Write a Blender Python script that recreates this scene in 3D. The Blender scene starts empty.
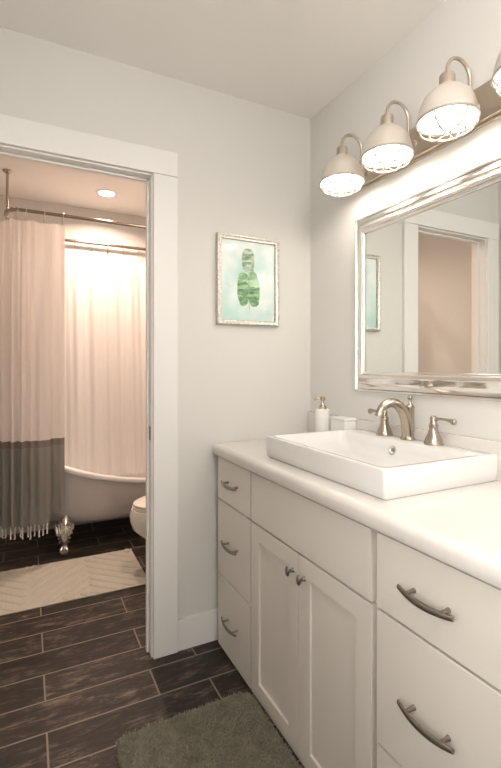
import bpy, bmesh, math, random
from mathutils import Vector, Matrix
random.seed(7)
PI = math.pi
SC = bpy.context.scene
COL = SC.collection

# ------------------------------------------------------------ camera
cam = bpy.data.cameras.new('camera')
cam_ob = bpy.data.objects.new('camera', cam)
COL.objects.link(cam_ob)
cam.sensor_width = 36.0
cam.sensor_fit = 'AUTO'
cam.lens = 444.62 / 768 * 36
cam.shift_y = -(384 - 366.57) / 768
cam.clip_start = 0.03
cam_ob.location = (-1.3216, -1.9453, 1.28)
cam_ob.rotation_euler = (PI / 2, 0, math.radians(-26.5255))
SC.camera = cam_ob

# ------------------------------------------------------------ world, lights, exposure
world = bpy.data.worlds.new('world')
SC.world = world
world.use_nodes = True
world.node_tree.nodes['Background'].inputs[0].default_value = (0.8, 0.85, 0.9, 1)
world.node_tree.nodes['Background'].inputs[1].default_value = 0.3
SC.view_settings.view_transform = 'Standard'
SC.view_settings.look = 'None'
SC.view_settings.gamma = 1.0
SC.view_settings.use_curve_mapping = False
SC.view_settings.exposure = 0.27

BULB = 44.0           # emission strength of the four vanity bulbs
BULB_COL = (1.0, 0.90, 0.80, 1)
CAN_W = 13.0          # recessed light over the tub
CAN_COL = (1.0, 0.745, 0.61)
FILL_GLOBE = 50.0           # added unseen globe behind the camera, brightens the vanity room
FILL_GLOBE_COL = (1.0, 0.95, 0.905, 1)

def area_lamp(name, loc, size, watts, col, spread=PI, parent=None):
    l = bpy.data.lights.new(name, 'AREA')
    l.shape = 'DISK'
    l.size = size
    l.energy = watts
    l.color = col
    l.spread = spread
    o = bpy.data.objects.new(name, l)
    COL.objects.link(o)
    o.location = loc
    return o

area_lamp('recessed_lamp', (-0.80, 1.505, 2.560), 0.09, CAN_W, CAN_COL, math.radians(150))
area_lamp('recessed_lamp', (-0.42, 0.62, 2.560), 0.09, CAN_W * 0.6, CAN_COL, math.radians(165))  # added unseen lamp, evens the light on curtain and liner

def fill_lamp(name, loc, rot, sx, sy, watts, col):
    l = bpy.data.lights.new(name, 'AREA')
    l.shape = 'RECTANGLE'
    l.size = sx
    l.size_y = sy
    l.energy = watts
    l.color = col
    o = bpy.data.objects.new(name, l)
    COL.objects.link(o)
    o.location = loc
    o.rotation_euler = rot
    return o

WINDOW_FILL_W = 17.0          # fill lamp in the added window beside the camera
fill_lamp('window_fill', (-1.69, -2.05, 1.45), (0, -PI / 2, 0), 1.1, 0.8, WINDOW_FILL_W, (1.0, 0.96, 0.91))

# ------------------------------------------------------------ materials
def mat(name, col, rough=0.5, metal=0.0, spec=0.5, var=0.0, vscale=8.0, bump=0.0, bscale=60.0, coat=0.0, stretch=None):
    m = bpy.data.materials.new(name)
    m.use_nodes = True
    nt = m.node_tree
    b = nt.nodes['Principled BSDF']
    c4 = (col[0], col[1], col[2], 1)
    b.inputs['Base Color'].default_value = c4
    b.inputs['Roughness'].default_value = rough
    b.inputs['Metallic'].default_value = metal
    b.inputs['Specular IOR Level'].default_value = spec
    b.inputs['Coat Weight'].default_value = coat
    tc = nt.nodes.new('ShaderNodeTexCoord')
    src = tc.outputs['Object']
    if stretch:
        mp = nt.nodes.new('ShaderNodeMapping')
        mp.inputs['Scale'].default_value = stretch
        nt.links.new(src, mp.inputs['Vector'])
        src = mp.outputs['Vector']
    if var > 0:
        n = nt.nodes.new('ShaderNodeTexNoise')
        n.inputs['Scale'].default_value = vscale
        n.inputs['Detail'].default_value = 4
        r = nt.nodes.new('ShaderNodeValToRGB')
        r.color_ramp.elements[0].position = 0.3
        r.color_ramp.elements[1].position = 0.7
        r.color_ramp.elements[0].color = tuple(x * (1 - var) for x in col) + (1,)
        r.color_ramp.elements[1].color = tuple(min(1, x * (1 + var)) for x in col) + (1,)
        nt.links.new(src, n.inputs['Vector'])
        nt.links.new(n.outputs['Fac'], r.inputs['Fac'])
        nt.links.new(r.outputs['Color'], b.inputs['Base Color'])
    if bump > 0:
        n = nt.nodes.new('ShaderNodeTexNoise')
        n.inputs['Scale'].default_value = bscale
        n.inputs['Detail'].default_value = 3
        bp = nt.nodes.new('ShaderNodeBump')
        bp.inputs['Strength'].default_value = bump
        bp.inputs['Distance'].default_value = 0.004
        nt.links.new(src, n.inputs['Vector'])
        nt.links.new(n.outputs['Fac'], bp.inputs['Height'])
        nt.links.new(bp.outputs['Normal'], b.inputs['Normal'])
    return m

def emis(name, col, strength):
    m = bpy.data.materials.new(name)
    m.use_nodes = True
    nt = m.node_tree
    nt.nodes.remove(nt.nodes['Principled BSDF'])
    e = nt.nodes.new('ShaderNodeEmission')
    e.inputs[0].default_value = col
    e.inputs[1].default_value = strength
    nt.links.new(e.outputs[0], nt.nodes['Material Output'].inputs[0])
    return m

def cloth(name, col, trans=0.3, bump=0.15):
    m = bpy.data.materials.new(name)
    m.use_nodes = True
    nt = m.node_tree
    b = nt.nodes['Principled BSDF']
    b.inputs['Base Color'].default_value = col + (1,)
    b.inputs['Roughness'].default_value = 0.9
    b.inputs['Specular IOR Level'].default_value = 0.1
    t = nt.nodes.new('ShaderNodeBsdfTranslucent')
    t.inputs[0].default_value = col + (1,)
    mx = nt.nodes.new('ShaderNodeMixShader')
    mx.inputs[0].default_value = trans
    nt.links.new(b.outputs[0], mx.inputs[1])
    nt.links.new(t.outputs[0], mx.inputs[2])
    nt.links.new(mx.outputs[0], nt.nodes['Material Output'].inputs[0])
    tc = nt.nodes.new('ShaderNodeTexCoord')
    w = nt.nodes.new('ShaderNodeTexNoise')
    w.inputs['Scale'].default_value = 300
    bp = nt.nodes.new('ShaderNodeBump')
    bp.inputs['Strength'].default_value = bump
    bp.inputs['Distance'].default_value = 0.002
    nt.links.new(tc.outputs['Object'], w.inputs['Vector'])
    nt.links.new(w.outputs['Fac'], bp.inputs['Height'])
    nt.links.new(bp.outputs['Normal'], b.inputs['Normal'])
    return m

M = {}
M['wall'] = mat('wall_paint', (0.735, 0.722, 0.69), 0.7, bump=0.05, bscale=220)
M['ceiling'] = mat('ceiling_paint', (0.93, 0.905, 0.87), 0.85, bump=0.05, bscale=160)
M['trim'] = mat('trim_paint', (0.86, 0.85, 0.83), 0.35)
M['cab'] = mat('cabinet_paint', (0.74, 0.70, 0.645), 0.38)
M['counter'] = mat('counter_stone', (0.75, 0.72, 0.685), 0.16, var=0.015, vscale=60)
M['porcelain'] = mat('porcelain', (0.78, 0.77, 0.755), 0.08, coat=0.4)
M['nickel'] = mat('brushed_nickel', (0.47, 0.41, 0.345), 0.24, metal=1.0, var=0.06, vscale=30, stretch=(4, 4, 30))
M['dark_nickel'] = mat('dark_nickel', (0.30, 0.27, 0.235), 0.32, metal=1.0, var=0.08, vscale=30)
M['plate'] = mat('plate_nickel', (0.62, 0.55, 0.47), 0.34, metal=1.0, var=0.05, vscale=20, stretch=(1, 1, 20))
M['shade'] = mat('shade_enamel', (0.74, 0.68, 0.61), 0.38, metal=0.35)
M['shade_in'] = mat('shade_lining', (0.60, 0.59, 0.57), 0.6)
M['cage'] = mat('cage_wire', (0.50, 0.46, 0.41), 0.5, metal=0.3)
M['silver'] = mat('polished_silver', (0.90, 0.885, 0.86), 0.14, metal=1.0, var=0.02, vscale=6)
M['mirror'] = mat('mirror_silvering', (0.93, 0.95, 0.93), 0.0, metal=1.0)
M['chrome'] = mat('chrome', (0.72, 0.71, 0.70), 0.12, metal=1.0)
M['claw'] = mat('aged_silver', (0.62, 0.60, 0.56), 0.25, metal=0.9, var=0.35, vscale=45)
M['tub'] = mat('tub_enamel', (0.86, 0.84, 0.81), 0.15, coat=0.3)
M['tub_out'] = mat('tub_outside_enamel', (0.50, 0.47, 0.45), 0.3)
M['toilet'] = mat('toilet_china', (0.86, 0.84, 0.79), 0.12, coat=0.3)
M['seat'] = mat('seat_plastic', (0.85, 0.79, 0.68), 0.25)
M['curtain'] = cloth('curtain_white', (0.80, 0.745, 0.70), 0.28)
M['curtain_stripe'] = cloth('curtain_brown_stripe', (0.25, 0.20, 0.185), 0.15)
M['curtain_grey'] = cloth('curtain_grey', (0.285, 0.275, 0.245), 0.18)
M['liner'] = cloth('liner_white', (0.86, 0.825, 0.79), 0.2, 0.05)
M['tassel'] = cloth('tassel_white', (0.82, 0.79, 0.76), 0.2)
M['glass_bulb'] = emis('bulb_glow', BULB_COL, BULB)
M['globe'] = emis('fill_globe_glow', FILL_GLOBE_COL, FILL_GLOBE)
M['can'] = emis('recessed_glow', (1.0, 0.86, 0.72, 1), 6.0)
M['soap'] = mat('soap_ceramic', (0.86, 0.85, 0.82), 0.3)
M['black'] = mat('dark_gap', (0.03, 0.028, 0.026), 0.8)
M['picframe'] = mat('distressed_silver', (0.60, 0.575, 0.53), 0.38, metal=0.8, var=0.3, vscale=90, bump=0.3, bscale=150)
M['rug'] = mat('rug_pile', (0.245, 0.225, 0.17), 0.95, spec=0.1, var=0.15, vscale=30)
M['rugbase'] = mat('rug_backing', (0.20, 0.185, 0.14), 0.95, spec=0.1)

def floor_material():
    m = bpy.data.materials.new('wood_look_tile')
    m.use_nodes = True
    nt = m.node_tree
    N, L = nt.nodes, nt.links
    b = N['Principled BSDF']
    tc = N.new('ShaderNodeTexCoord')
    mp = N.new('ShaderNodeMapping')
    mp.inputs['Location'].default_value = (1.2645 + 0.608 * 6 - 0.0, 0.0735 + 0.1625 * 21, 0)
    L.new(tc.outputs['Object'], mp.inputs['Vector'])
    br = N.new('ShaderNodeTexBrick')
    br.offset = 0.34
    br.offset_frequency = 2
    br.squash = 1.0
    br.inputs['Color1'].default_value = (0.0, 0.0, 0.0, 1)
    br.inputs['Color2'].default_value = (1, 1, 1, 1)
    br.inputs['Mortar'].default_value = (0.5, 0.5, 0.5, 1)
    br.inputs['Scale'].default_value = 1.0
    br.inputs['Mortar Size'].default_value = 0.0034
    br.inputs['Mortar Smooth'].default_value = 0.1
    br.inputs['Bias'].default_value = 0.0
    br.inputs['Brick Width'].default_value = 0.608
    br.inputs['Row Height'].default_value = 0.1625
    L.new(mp.outputs['Vector'], br.inputs['Vector'])
    # each tile shifts its own grain
    sep = N.new('ShaderNodeSeparateColor')
    L.new(br.outputs['Color'], sep.inputs[0])
    comb = N.new('ShaderNodeCombineXYZ')
    mul = N.new('ShaderNodeMath'); mul.operation = 'MULTIPLY'; mul.inputs[1].default_value = 17.0
    L.new(sep.outputs[0], mul.inputs[0])
    L.new(mul.outputs[0], comb.inputs['Z'])
    add = N.new('ShaderNodeVectorMath'); add.operation = 'ADD'
    L.new(tc.outputs['Object'], add.inputs[0]); L.new(comb.outputs[0], add.inputs[1])
    st = N.new('ShaderNodeMapping'); st.inputs['Scale'].default_value = (4.0, 15.0, 1.0)
    L.new(add.outputs[0], st.inputs['Vector'])
    n1 = N.new('ShaderNodeTexNoise'); n1.inputs['Scale'].default_value = 1.6; n1.inputs['Detail'].default_value = 8; n1.inputs['Roughness'].default_value = 0.68; n1.inputs['Distortion'].default_value = 0.6
    L.new(st.outputs['Vector'], n1.inputs['Vector'])
    rp = N.new('ShaderNodeValToRGB')
    cr = rp.color_ramp
    cr.elements[0].position = 0.38; cr.elements[0].color = (0.014, 0.0105, 0.0085, 1)
    cr.elements[1].position = 0.66; cr.elements[1].color = (0.19, 0.146, 0.112, 1)
    e = cr.elements.new(0.515); e.color = (0.033, 0.0240, 0.0185, 1)
    st2 = N.new('ShaderNodeMapping'); st2.inputs['Scale'].default_value = (9.0, 42.0, 1.0)
    L.new(add.outputs[0], st2.inputs['Vector'])
    n2 = N.new('ShaderNodeTexNoise'); n2.inputs['Scale'].default_value = 2.0; n2.inputs['Detail'].default_value = 6; n2.inputs['Roughness'].default_value = 0.7; n2.inputs['Distortion'].default_value = 0.9
    L.new(st2.outputs['Vector'], n2.inputs['Vector'])
    av = N.new('ShaderNodeMix'); av.data_type = 'FLOAT'; av.inputs['Factor'].default_value = 0.42
    L.new(n1.outputs['Fac'], av.inputs['A']); L.new(n2.outputs['Fac'], av.inputs['B'])
    L.new(av.outputs['Result'], rp.inputs['Fac'])
    tone = N.new('ShaderNodeMapRange')
    tone.inputs['To Min'].default_value = 0.75; tone.inputs['To Max'].default_value = 1.25
    L.new(sep.outputs[0], tone.inputs['Value'])
    vm = N.new('ShaderNodeVectorMath'); vm.operation = 'SCALE'
    L.new(rp.outputs['Color'], vm.inputs[0]); L.new(tone.outputs[0], vm.inputs['Scale'])
    mx = N.new('ShaderNodeMix'); mx.data_type = 'RGBA'
    L.new(br.outputs['Fac'], mx.inputs['Factor'])
    L.new(vm.outputs[0], mx.inputs['A'])
    mx.inputs['B'].default_value = (0.235, 0.195, 0.155, 1)
    L.new(mx.outputs['Result'], b.inputs['Base Color'])
    rr = N.new('ShaderNodeMapRange'); rr.inputs['To Min'].default_value = 0.36; rr.inputs['To Max'].default_value = 0.58
    L.new(n1.outputs['Fac'], rr.inputs['Value']); L.new(rr.outputs[0], b.inputs['Roughness'])
    b.inputs['Specular IOR Level'].default_value = 0.35
    bp = N.new('ShaderNodeBump'); bp.inputs['Strength'].default_value = 0.35; bp.inputs['Distance'].default_value = 0.002
    sub = N.new('ShaderNodeMath'); sub.operation = 'SUBTRACT'
    L.new(n1.outputs['Fac'], sub.inputs[0]); L.new(br.outputs['Fac'], sub.inputs[1])
    L.new(sub.outputs[0], bp.inputs['Height']); L.new(bp.outputs['Normal'], b.inputs['Normal'])
    return m
M['floor'] = floor_material()

def mat_weave():
    m = mat('mat_cotton', (0.50, 0.465, 0.395), 0.95, spec=0.1, var=0.05, vscale=90, bump=0.35, bscale=420)
    return m
M['bathmat'] = mat_weave()

def art_material():
    m = bpy.data.materials.new('watercolour_wash')
    m.use_nodes = True
    nt = m.node_tree; N, L = nt.nodes, nt.links
    b = N['Principled BSDF']; b.inputs['Roughness'].default_value = 0.8
    tc = N.new('ShaderNodeTexCoord')
    n = N.new('ShaderNodeTexNoise'); n.inputs['Scale'].default_value = 5.5; n.inputs['Detail'].default_value = 5
    L.new(tc.outputs['Object'], n.inputs['Vector'])
    r = N.new('ShaderNodeValToRGB')
    r.color_ramp.elements[0].position = 0.34; r.color_ramp.elements[0].color = (0.52, 0.79, 0.71, 1)
    r.color_ramp.elements[1].position = 0.58; r.color_ramp.elements[1].color = (0.88, 0.93, 0.91, 1)
    L.new(n.outputs['Fac'], r.inputs['Fac'])
    L.new(r.outputs['Color'], b.inputs['Base Color'])
    return m
M['art'] = art_material()
M['paper'] = mat('picture_paper', (0.82, 0.86, 0.83), 0.8)

def leaf_material(name, lo, hi, sc):
    m = bpy.data.materials.new(name)
    m.use_nodes = True
    nt = m.node_tree; N, L = nt.nodes, nt.links
    b = N['Principled BSDF']; b.inputs['Roughness'].default_value = 0.8
    tc = N.new('ShaderNodeTexCoord')
    mp = N.new('ShaderNodeMapping'); mp.inputs['Scale'].default_value = (1, 1, 3.0)
    n = N.new('ShaderNodeTexNoise'); n.inputs['Scale'].default_value = sc; n.inputs['Detail'].default_value = 4
    L.new(tc.outputs['Object'], mp.inputs['Vector']); L.new(mp.outputs[0], n.inputs['Vector'])
    r = N.new('ShaderNodeValToRGB')
    r.color_ramp.elements[0].position = 0.34; r.color_ramp.elements[0].color = lo + (1,)
    r.color_ramp.elements[1].position = 0.62; r.color_ramp.elements[1].color = hi + (1,)
    L.new(n.outputs['Fac'], r.inputs['Fac']); L.new(r.outputs['Color'], b.inputs['Base Color'])
    return m
M['leaf'] = leaf_material('leaf_green', (0.06, 0.19, 0.09), (0.38, 0.62, 0.33), 28)
M['leaf_pale'] = leaf_material('leaf_pale', (0.22, 0.34, 0.20), (0.66, 0.78, 0.62), 34)

def pane_material():
    m = bpy.data.materials.new('picture_glass')
    m.use_nodes = True
    nt = m.node_tree; N, L = nt.nodes, nt.links
    N.remove(N['Principled BSDF'])
    t = N.new('ShaderNodeBsdfTransparent'); g = N.new('ShaderNodeBsdfGlossy'); g.inputs['Roughness'].default_value = 0.02
    fr = N.new('ShaderNodeFresnel'); fr.inputs['IOR'].default_value = 1.28
    mx = N.new('ShaderNodeMixShader')
    L.new(fr.outputs[0], mx.inputs[0]); L.new(t.outputs[0], mx.inputs[1]); L.new(g.outputs[0], mx.inputs[2])
    L.new(mx.outputs[0], N['Material Output'].inputs[0])
    return m
M['pane'] = pane_material()

# ------------------------------------------------------------ mesh builder
class MB:
    def __init__(self):
        self.bm = bmesh.new()
        self.mi = 0
        self.wn = False
    def _faces(self, fs):
        for f in fs:
            f.material_index = self.mi
    def box(self, x0, x1, y0, y1, z0, z1, bev=0.0, seg=2):
        x0, x1 = min(x0, x1), max(x0, x1); y0, y1 = min(y0, y1), max(y0, y1); z0, z1 = min(z0, z1), max(z0, z1)
        self.wn = self.wn or bev > 0
        t = bmesh.new()
        bmesh.ops.create_cube(t, size=1)
        for v in t.verts:
            v.co = Vector(((x0 + x1) / 2 + v.co.x * (x1 - x0), (y0 + y1) / 2 + v.co.y * (y1 - y0), (z0 + z1) / 2 + v.co.z * (z1 - z0)))
        if bev > 0:
            bmesh.ops.bevel(t, geom=list(t.edges), offset=bev, segments=seg, profile=0.5, affect='EDGES')
        self.merge(t)
        return self
    def merge(self, t, mtx=None):
        me = bpy.data.meshes.new('tmp')
        t.to_mesh(me); t.free()
        if mtx: me.transform(mtx)
        n0 = len(self.bm.faces)
        self.bm.from_mesh(me)
        bpy.data.meshes.remove(me)
        self.bm.faces.ensure_lookup_table()
        for i in range(n0, len(self.bm.faces)):
            self.bm.faces[i].material_index = self.mi
    def loft(self, loops, closed=True, cap0=False, cap1=False):
        """loops: lists of equal numbers of points"""
        vs = [[self.bm.verts.new(Vector(p)) for p in lp] for lp in loops]
        n = len(loops[0])
        fs = []
        for a in range(len(vs) - 1):
            for i in range(n if closed else n - 1):
                j = (i + 1) % n
                fs.append(self.bm.faces.new((vs[a][i], vs[a][j], vs[a + 1][j], vs[a + 1][i])))
        if cap0: fs.append(self.bm.faces.new(list(reversed(vs[0]))))
        if cap1: fs.append(self.bm.faces.new(vs[-1]))
        self._faces(fs)
        return self
    def lathe(self, prof, loc, axis=(0, 0, 1), seg=24, cap0=True, cap1=True):
        """prof: (radius, height) along axis"""
        ax = Vector(axis).normalized()
        q = Vector((0, 0, 1)).rotation_difference(ax)
        loops = []
        for r, hgt in prof:
            loops.append([Vector(loc) + q @ Vector((r * math.cos(2 * PI * i / seg), r * math.sin(2 * PI * i / seg), hgt)) for i in range(seg)])
        return self.loft(loops, True, cap0, cap1)
    def tube(self, pts, rad, seg=10, closed=False, caps=True):
        pts = [Vector(p) for p in pts]
        n = len(pts)
        rads = rad if isinstance(rad, (list, tuple)) else [rad] * n
        loops = []
        up = None
        for i in range(n):
            if closed:
                t = (pts[(i + 1) % n] - pts[i - 1]).normalized()
            else:
                t = (pts[min(i + 1, n - 1)] - pts[max(i - 1, 0)]).normalized()
            if up is None:
                up = t.orthogonal().normalized()
            else:
                up = (up - t * up.dot(t))
                up = up.normalized() if up.length > 1e-6 else t.orthogonal().normalized()
            s = t.cross(up)
            loops.append([pts[i] + (up * math.cos(2 * PI * k / seg) + s * math.sin(2 * PI * k / seg)) * rads[i] for k in range(seg)])
        if closed:
            # align the seam
            a = loops[0]; b = loops[-1]
            best = min(range(seg), key=lambda o: sum((a[(k + o) % seg] - b[k]).length for k in range(0, seg, 3)))
            loops.append([a[(k + best) % seg] for k in range(seg)])
            return self.loft(loops, True, False, False)
        return self.loft(loops, True, caps, caps)
    def ball(self, c, r, sx=1, sy=1, sz=1, seg=16, mtx=None):
        t = bmesh.new()
        bmesh.ops.create_uvsphere(t, u_segments=seg, v_segments=max(6, seg // 2), radius=r)
        mm = Matrix.Translation(Vector(c)) @ (mtx or Matrix.Identity(4)) @ Matrix.Diagonal((sx, sy, sz, 1))
        self.merge(t, mm)
        return self
    def build(self, name, mats, root=None, parent=None, smooth=True, angle=38, loc=None):
        bm = self.bm
        bmesh.ops.remove_doubles(bm, verts=bm.verts, dist=1e-6)
        bmesh.ops.recalc_face_normals(bm, faces=bm.faces)
        me = bpy.data.meshes.new(name)
        org = Vector(loc) if loc is not None else (Vector(root['_org']) if root is not None else Vector((0, 0, 0)))
        for v in bm.verts:
            v.co -= org
        bm.to_mesh(me); bm.free()
        for mm in (mats if isinstance(mats, (list, tuple)) else [mats]):
            me.materials.append(mm)
        if smooth:
            for p in me.polygons: p.use_smooth = True
            me.set_sharp_from_angle(angle=math.radians(angle))
        o = bpy.data.objects.new(name, me)
        COL.objects.link(o)
        if self.wn and smooth:
            wm = o.modifiers.new('weighted_normals', 'WEIGHTED_NORMAL')
            wm.keep_sharp = True
        if root is not None:
            o.parent = parent if parent is not None else root
        else:
            o.location = org
        return o

def thing(name, label, cat, loc, group=None):
    o = bpy.data.objects.new(name, None)
    COL.objects.link(o)
    o.location = loc
    o.empty_display_size = 0.05
    o['_org'] = tuple(loc)
    o['label'] = label; o['category'] = cat
    if group: o['group'] = group
    return o
def tag(o, label, cat, group=None, kind=None):
    o['label'] = label; o['category'] = cat
    if group: o['group'] = group
    if kind: o['kind'] = kind
    return o
def struct(o, label, cat):
    o['kind'] = 'structure'; o['label'] = label; o['category'] = cat
    return o
def B(name, m, root, *boxes, bev=0.0, parent=None, **k):
    mb = MB()
    for bx in boxes: mb.box(*bx, bev=bev)
    return mb.build(name, m, root, parent, **k)
def rrect(x0, x1, y0, y1, r, z, n=5):
    pts = []
    for cx, cy, a0 in ((x1 - r, y1 - r, 0), (x0 + r, y1 - r, PI / 2), (x0 + r, y0 + r, PI), (x1 - r, y0 + r, 1.5 * PI)):
        for i in range(n + 1):
            a = a0 + PI / 2 * i / n
            pts.append((cx + r * math.cos(a), cy + r * math.sin(a), z))
    return pts
def spline(pts, n=8):
    pts = [Vector(p) for p in pts]
    out = []
    for i in range(len(pts) - 1):
        p0 = pts[max(i - 1, 0)]; p1 = pts[i]; p2 = pts[i + 1]; p3 = pts[min(i + 2, len(pts) - 1)]
        for k in range(n):
            t = k / n
            out.append(0.5 * ((2 * p1) + (p2 - p0) * t + (2 * p0 - 5 * p1 + 4 * p2 - p3) * t * t + (3 * p1 - p0 - 3 * p2 + p3) * t ** 3))
    out.append(pts[-1])
    return out

# ------------------------------------------------------------ the shell
H = 2.576
XL, YR = -1.60, -2.95          # left wall, rear wall of the vanity room
BXL, BYB = -1.80, 1.91         # left wall, back wall of the bath room
T = 0.085                      # thickness of the wall with the door
DX0, DX1, DZ = -1.462, -0.839, 2.120   # door opening
struct(B('floor', M['floor'], None, (-1.95, 0.1, -3.1, 2.05, -0.08, 0.0), smooth=False), 'dark brown wood-look plank tile floor', 'floor')
struct(B('ceiling', M['ceiling'], None, (-1.95, 0.1, -3.1, 2.05, H, H + 0.08), smooth=False), 'plain white ceiling', 'ceiling')
struct(B('wall_right', M['wall'], None, (0, 0.1, -3.1, 2.05, 0, H), smooth=False), 'pale grey wall behind the mirror and vanity', 'wall')
struct(B('wall_back', M['wall'], None, (DX1 + 0.02, 0, 0, T, 0, H), (DX0 - 0.02, DX1 + 0.02, 0, T, DZ + 0.02, H), (-1.80, DX0 - 0.02, 0, T, 0, H), smooth=False), 'pale grey wall with the open doorway', 'wall')
WY0, WY1, WZ0, WZ1 = -2.47, -1.63, 0.88, 2.02
struct(B('wall_left', M['wall'], None, (XL - 0.1, XL, -3.1, WY0, 0, H), (XL - 0.1, XL, WY1, 0, 0, H), (XL - 0.1, XL, WY0, WY1, 0, WZ0), (XL - 0.1, XL, WY0, WY1, WZ1, H), smooth=False), 'pale grey wall left of the camera', 'wall')
struct(B('wall_rear', M['wall'], None, (XL, 0, YR - 0.1, YR, 0, H), smooth=False), 'pale grey wall behind the camera', 'wall')
struct(B('wall_bath_back', M['wall'], None, (BXL, 0, BYB, BYB + 0.1, 0, H), smooth=False), 'wall behind the bathtub', 'wall')
struct(B('wall_bath_left', M['wall'], None, (BXL - 0.1, BXL, T, BYB, 0, H), smooth=False), 'wall at the end of the bathtub', 'wall')

wd = thing('fill_window_1', 'added white framed window in the left wall, unseen', 'window', (XL, -2.05, WZ0))  # unseen window, added to bring fill light onto the vanity fronts
wd['kind'] = 'structure'
B('casing', M['trim'], wd, (XL, XL + 0.018, WY0 - 0.08, WY0, WZ0, WZ1 + 0.08), (XL, XL + 0.018, WY1, WY1 + 0.08, WZ0, WZ1 + 0.08), (XL, XL + 0.018, WY0, WY1, WZ1, WZ1 + 0.08), bev=0.003)
B('sill', M['trim'], wd, (XL - 0.05, XL + 0.04, WY0 - 0.1, WY1 + 0.1, WZ0 - 0.025, WZ0), bev=0.004)
B('sash', M['trim'], wd, (XL - 0.06, XL - 0.03, WY0, WY0 + 0.035, WZ0, WZ1), (XL - 0.06, XL - 0.03, WY1 - 0.035, WY1, WZ0, WZ1), (XL - 0.06, XL - 0.03, WY0 + 0.035, WY1 - 0.035, WZ0, WZ0 + 0.04), (XL - 0.06, XL - 0.03, WY0 + 0.035, WY1 - 0.035, WZ1 - 0.04, WZ1), (XL - 0.06, XL - 0.03, WY0 + 0.035, WY1 - 0.035, 1.435, 1.465), bev=0.002)
B('glass_pane', M['pane'], wd, (XL - 0.047, XL - 0.043, WY0 + 0.035, WY1 - 0.035, WZ0 + 0.04, WZ1 - 0.04), smooth=False)

# door frame: jamb, stop, casings on both sides, strike plate
d = thing('door_1', 'open doorway with wide white flat casing', 'doorway', ((DX0 + DX1) / 2, 0, 0))
d['kind'] = 'structure'
jt = 0.02
B('jamb', M['trim'], d, (DX1, DX1 + jt, -0.002, T + 0.002, 0, DZ), (DX0 - jt, DX0, -0.002, T + 0.002, 0, DZ), (DX0 - jt, DX1 + jt, -0.002, T + 0.002, DZ, DZ + jt), bev=0.0015)
B('door_stop', M['trim'], d, (DX1 - 0.010, DX1, 0.040, 0.062, 0, DZ), (DX0, DX0 + 0.010, 0.040, 0.062, 0, DZ), (DX0, DX1, 0.040, 0.062, DZ - 0.010, DZ), bev=0.002)
cw = 0.110
for nm, y0, y1 in (('casing', -0.020, 0.0), ('rear_casing', T, T + 0.02)):
    B(nm, M['trim'], d, (DX1 + 0.006, DX1 + 0.006 + cw, y0, y1, 0, DZ + 0.006), (DX0 - 0.006 - cw, DX0 - 0.006, y0, y1, 0, DZ + 0.006), (DX0 - 0.006 - cw, DX1 + 0.006 + cw, y0, y1, DZ + 0.0075, DZ + 0.006 + cw), bev=0.003)
sp = MB().box(DX1 - 0.0025, DX1, 0.006, 0.034, 0.955, 1.015, bev=0.001).build('strike_plate', M['dark_nickel'], d)
sp['label'] = 'dark metal strike plate'
bh = 0.140
struct(B('baseboard_back', M['trim'], None, (DX1 + 0.006 + cw, -0.0, -0.014, 0, 0, bh), bev=0.003), 'tall flat white baseboard beside the vanity', 'baseboard')
struct(B('baseboard_left', M['trim'], None, (XL, XL + 0.014, YR + 0.014, -0.02, 0, bh), bev=0.003), 'tall flat white baseboard on the left wall', 'baseboard')
struct(B('baseboard_rear', M['trim'], None, (XL + 0.014, -0.0, YR, YR + 0.014, 0, bh), bev=0.003), 'tall flat white baseboard behind the camera', 'baseboard')
struct(B('baseboard_bath', M['trim'], None, (BXL, 0, BYB - 0.014, BYB, 0, bh), bev=0.003), 'flat white baseboard behind the tub', 'baseboard')

# ------------------------------------------------------------ vanity cabinet
VX = -0.540                      # plane of drawer and door fronts
v = thing('vanity_cabinet', 'long off-white vanity cabinet with drawers and two panelled doors', 'cabinet', (-0.27, -0.73, 0))
Y0, Y1 = -0.040, -1.425
mb = MB()
mb.box(VX + 0.020, -0.004, Y0, Y1, 0.0, 0.8725, bev=0.001)
mb.build('body', M['cab'], v)
fx0, fx1 = VX, VX + 0.0195
def pull(y, z, parent, length=0.149):
    mb = MB()
    pts = []; 
    n = 16
    prof = []
    for i in range(n + 1):
        t = i / n * 2 - 1
        bow = (1 - t * t)
        prof.append((VX - 0.021 - 0.012 * bow, y + t * length / 2, z - 0.0 - 0.004 * bow))
    # flattened bar section, wider in the middle
    loops = []
    for i, p in enumerate(prof):
        t = i / n * 2 - 1
        hw = 0.0060 + 0.0026 * (1 - t * t); th = 0.0042
        loops.append([(p[0] + th * math.cos(a) , p[1], p[2] + hw * math.sin(a)) for a in [2 * PI * k / 12 for k in range(12)]])
    mb.loft(loops, True, True, True)
    for s in (-1, 1):
        mb.tube([(VX + 0.001, y + s * length * 0.31, z - 0.001), (VX - 0.012, y + s * length * 0.31, z - 0.001), (VX - 0.029, y + s * length * 0.31, z - 0.002)], [0.0062, 0.0042, 0.0048], seg=12)
    return mb.build('pull', M['dark_nickel'], v, parent)
ZT = [(0.679, 0.8655), (0.342, 0.672), (0.010, 0.335)]
for (ya, yb) in ((-0.043, -0.377), (-1.088, -1.424)):
    for (za, zb) in ZT:
        dr = MB().box(fx0, fx1, ya, yb, za, zb, bev=0.0016).build('drawer', M['cab'], v)
        pull((ya + yb) / 2, (za + zb) / 2 + 0.002, dr)
MB().box(fx0, fx1, -0.386, -1.068, 0.679, 0.8655, bev=0.0016).build('false_front', M['cab'], v)
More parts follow.
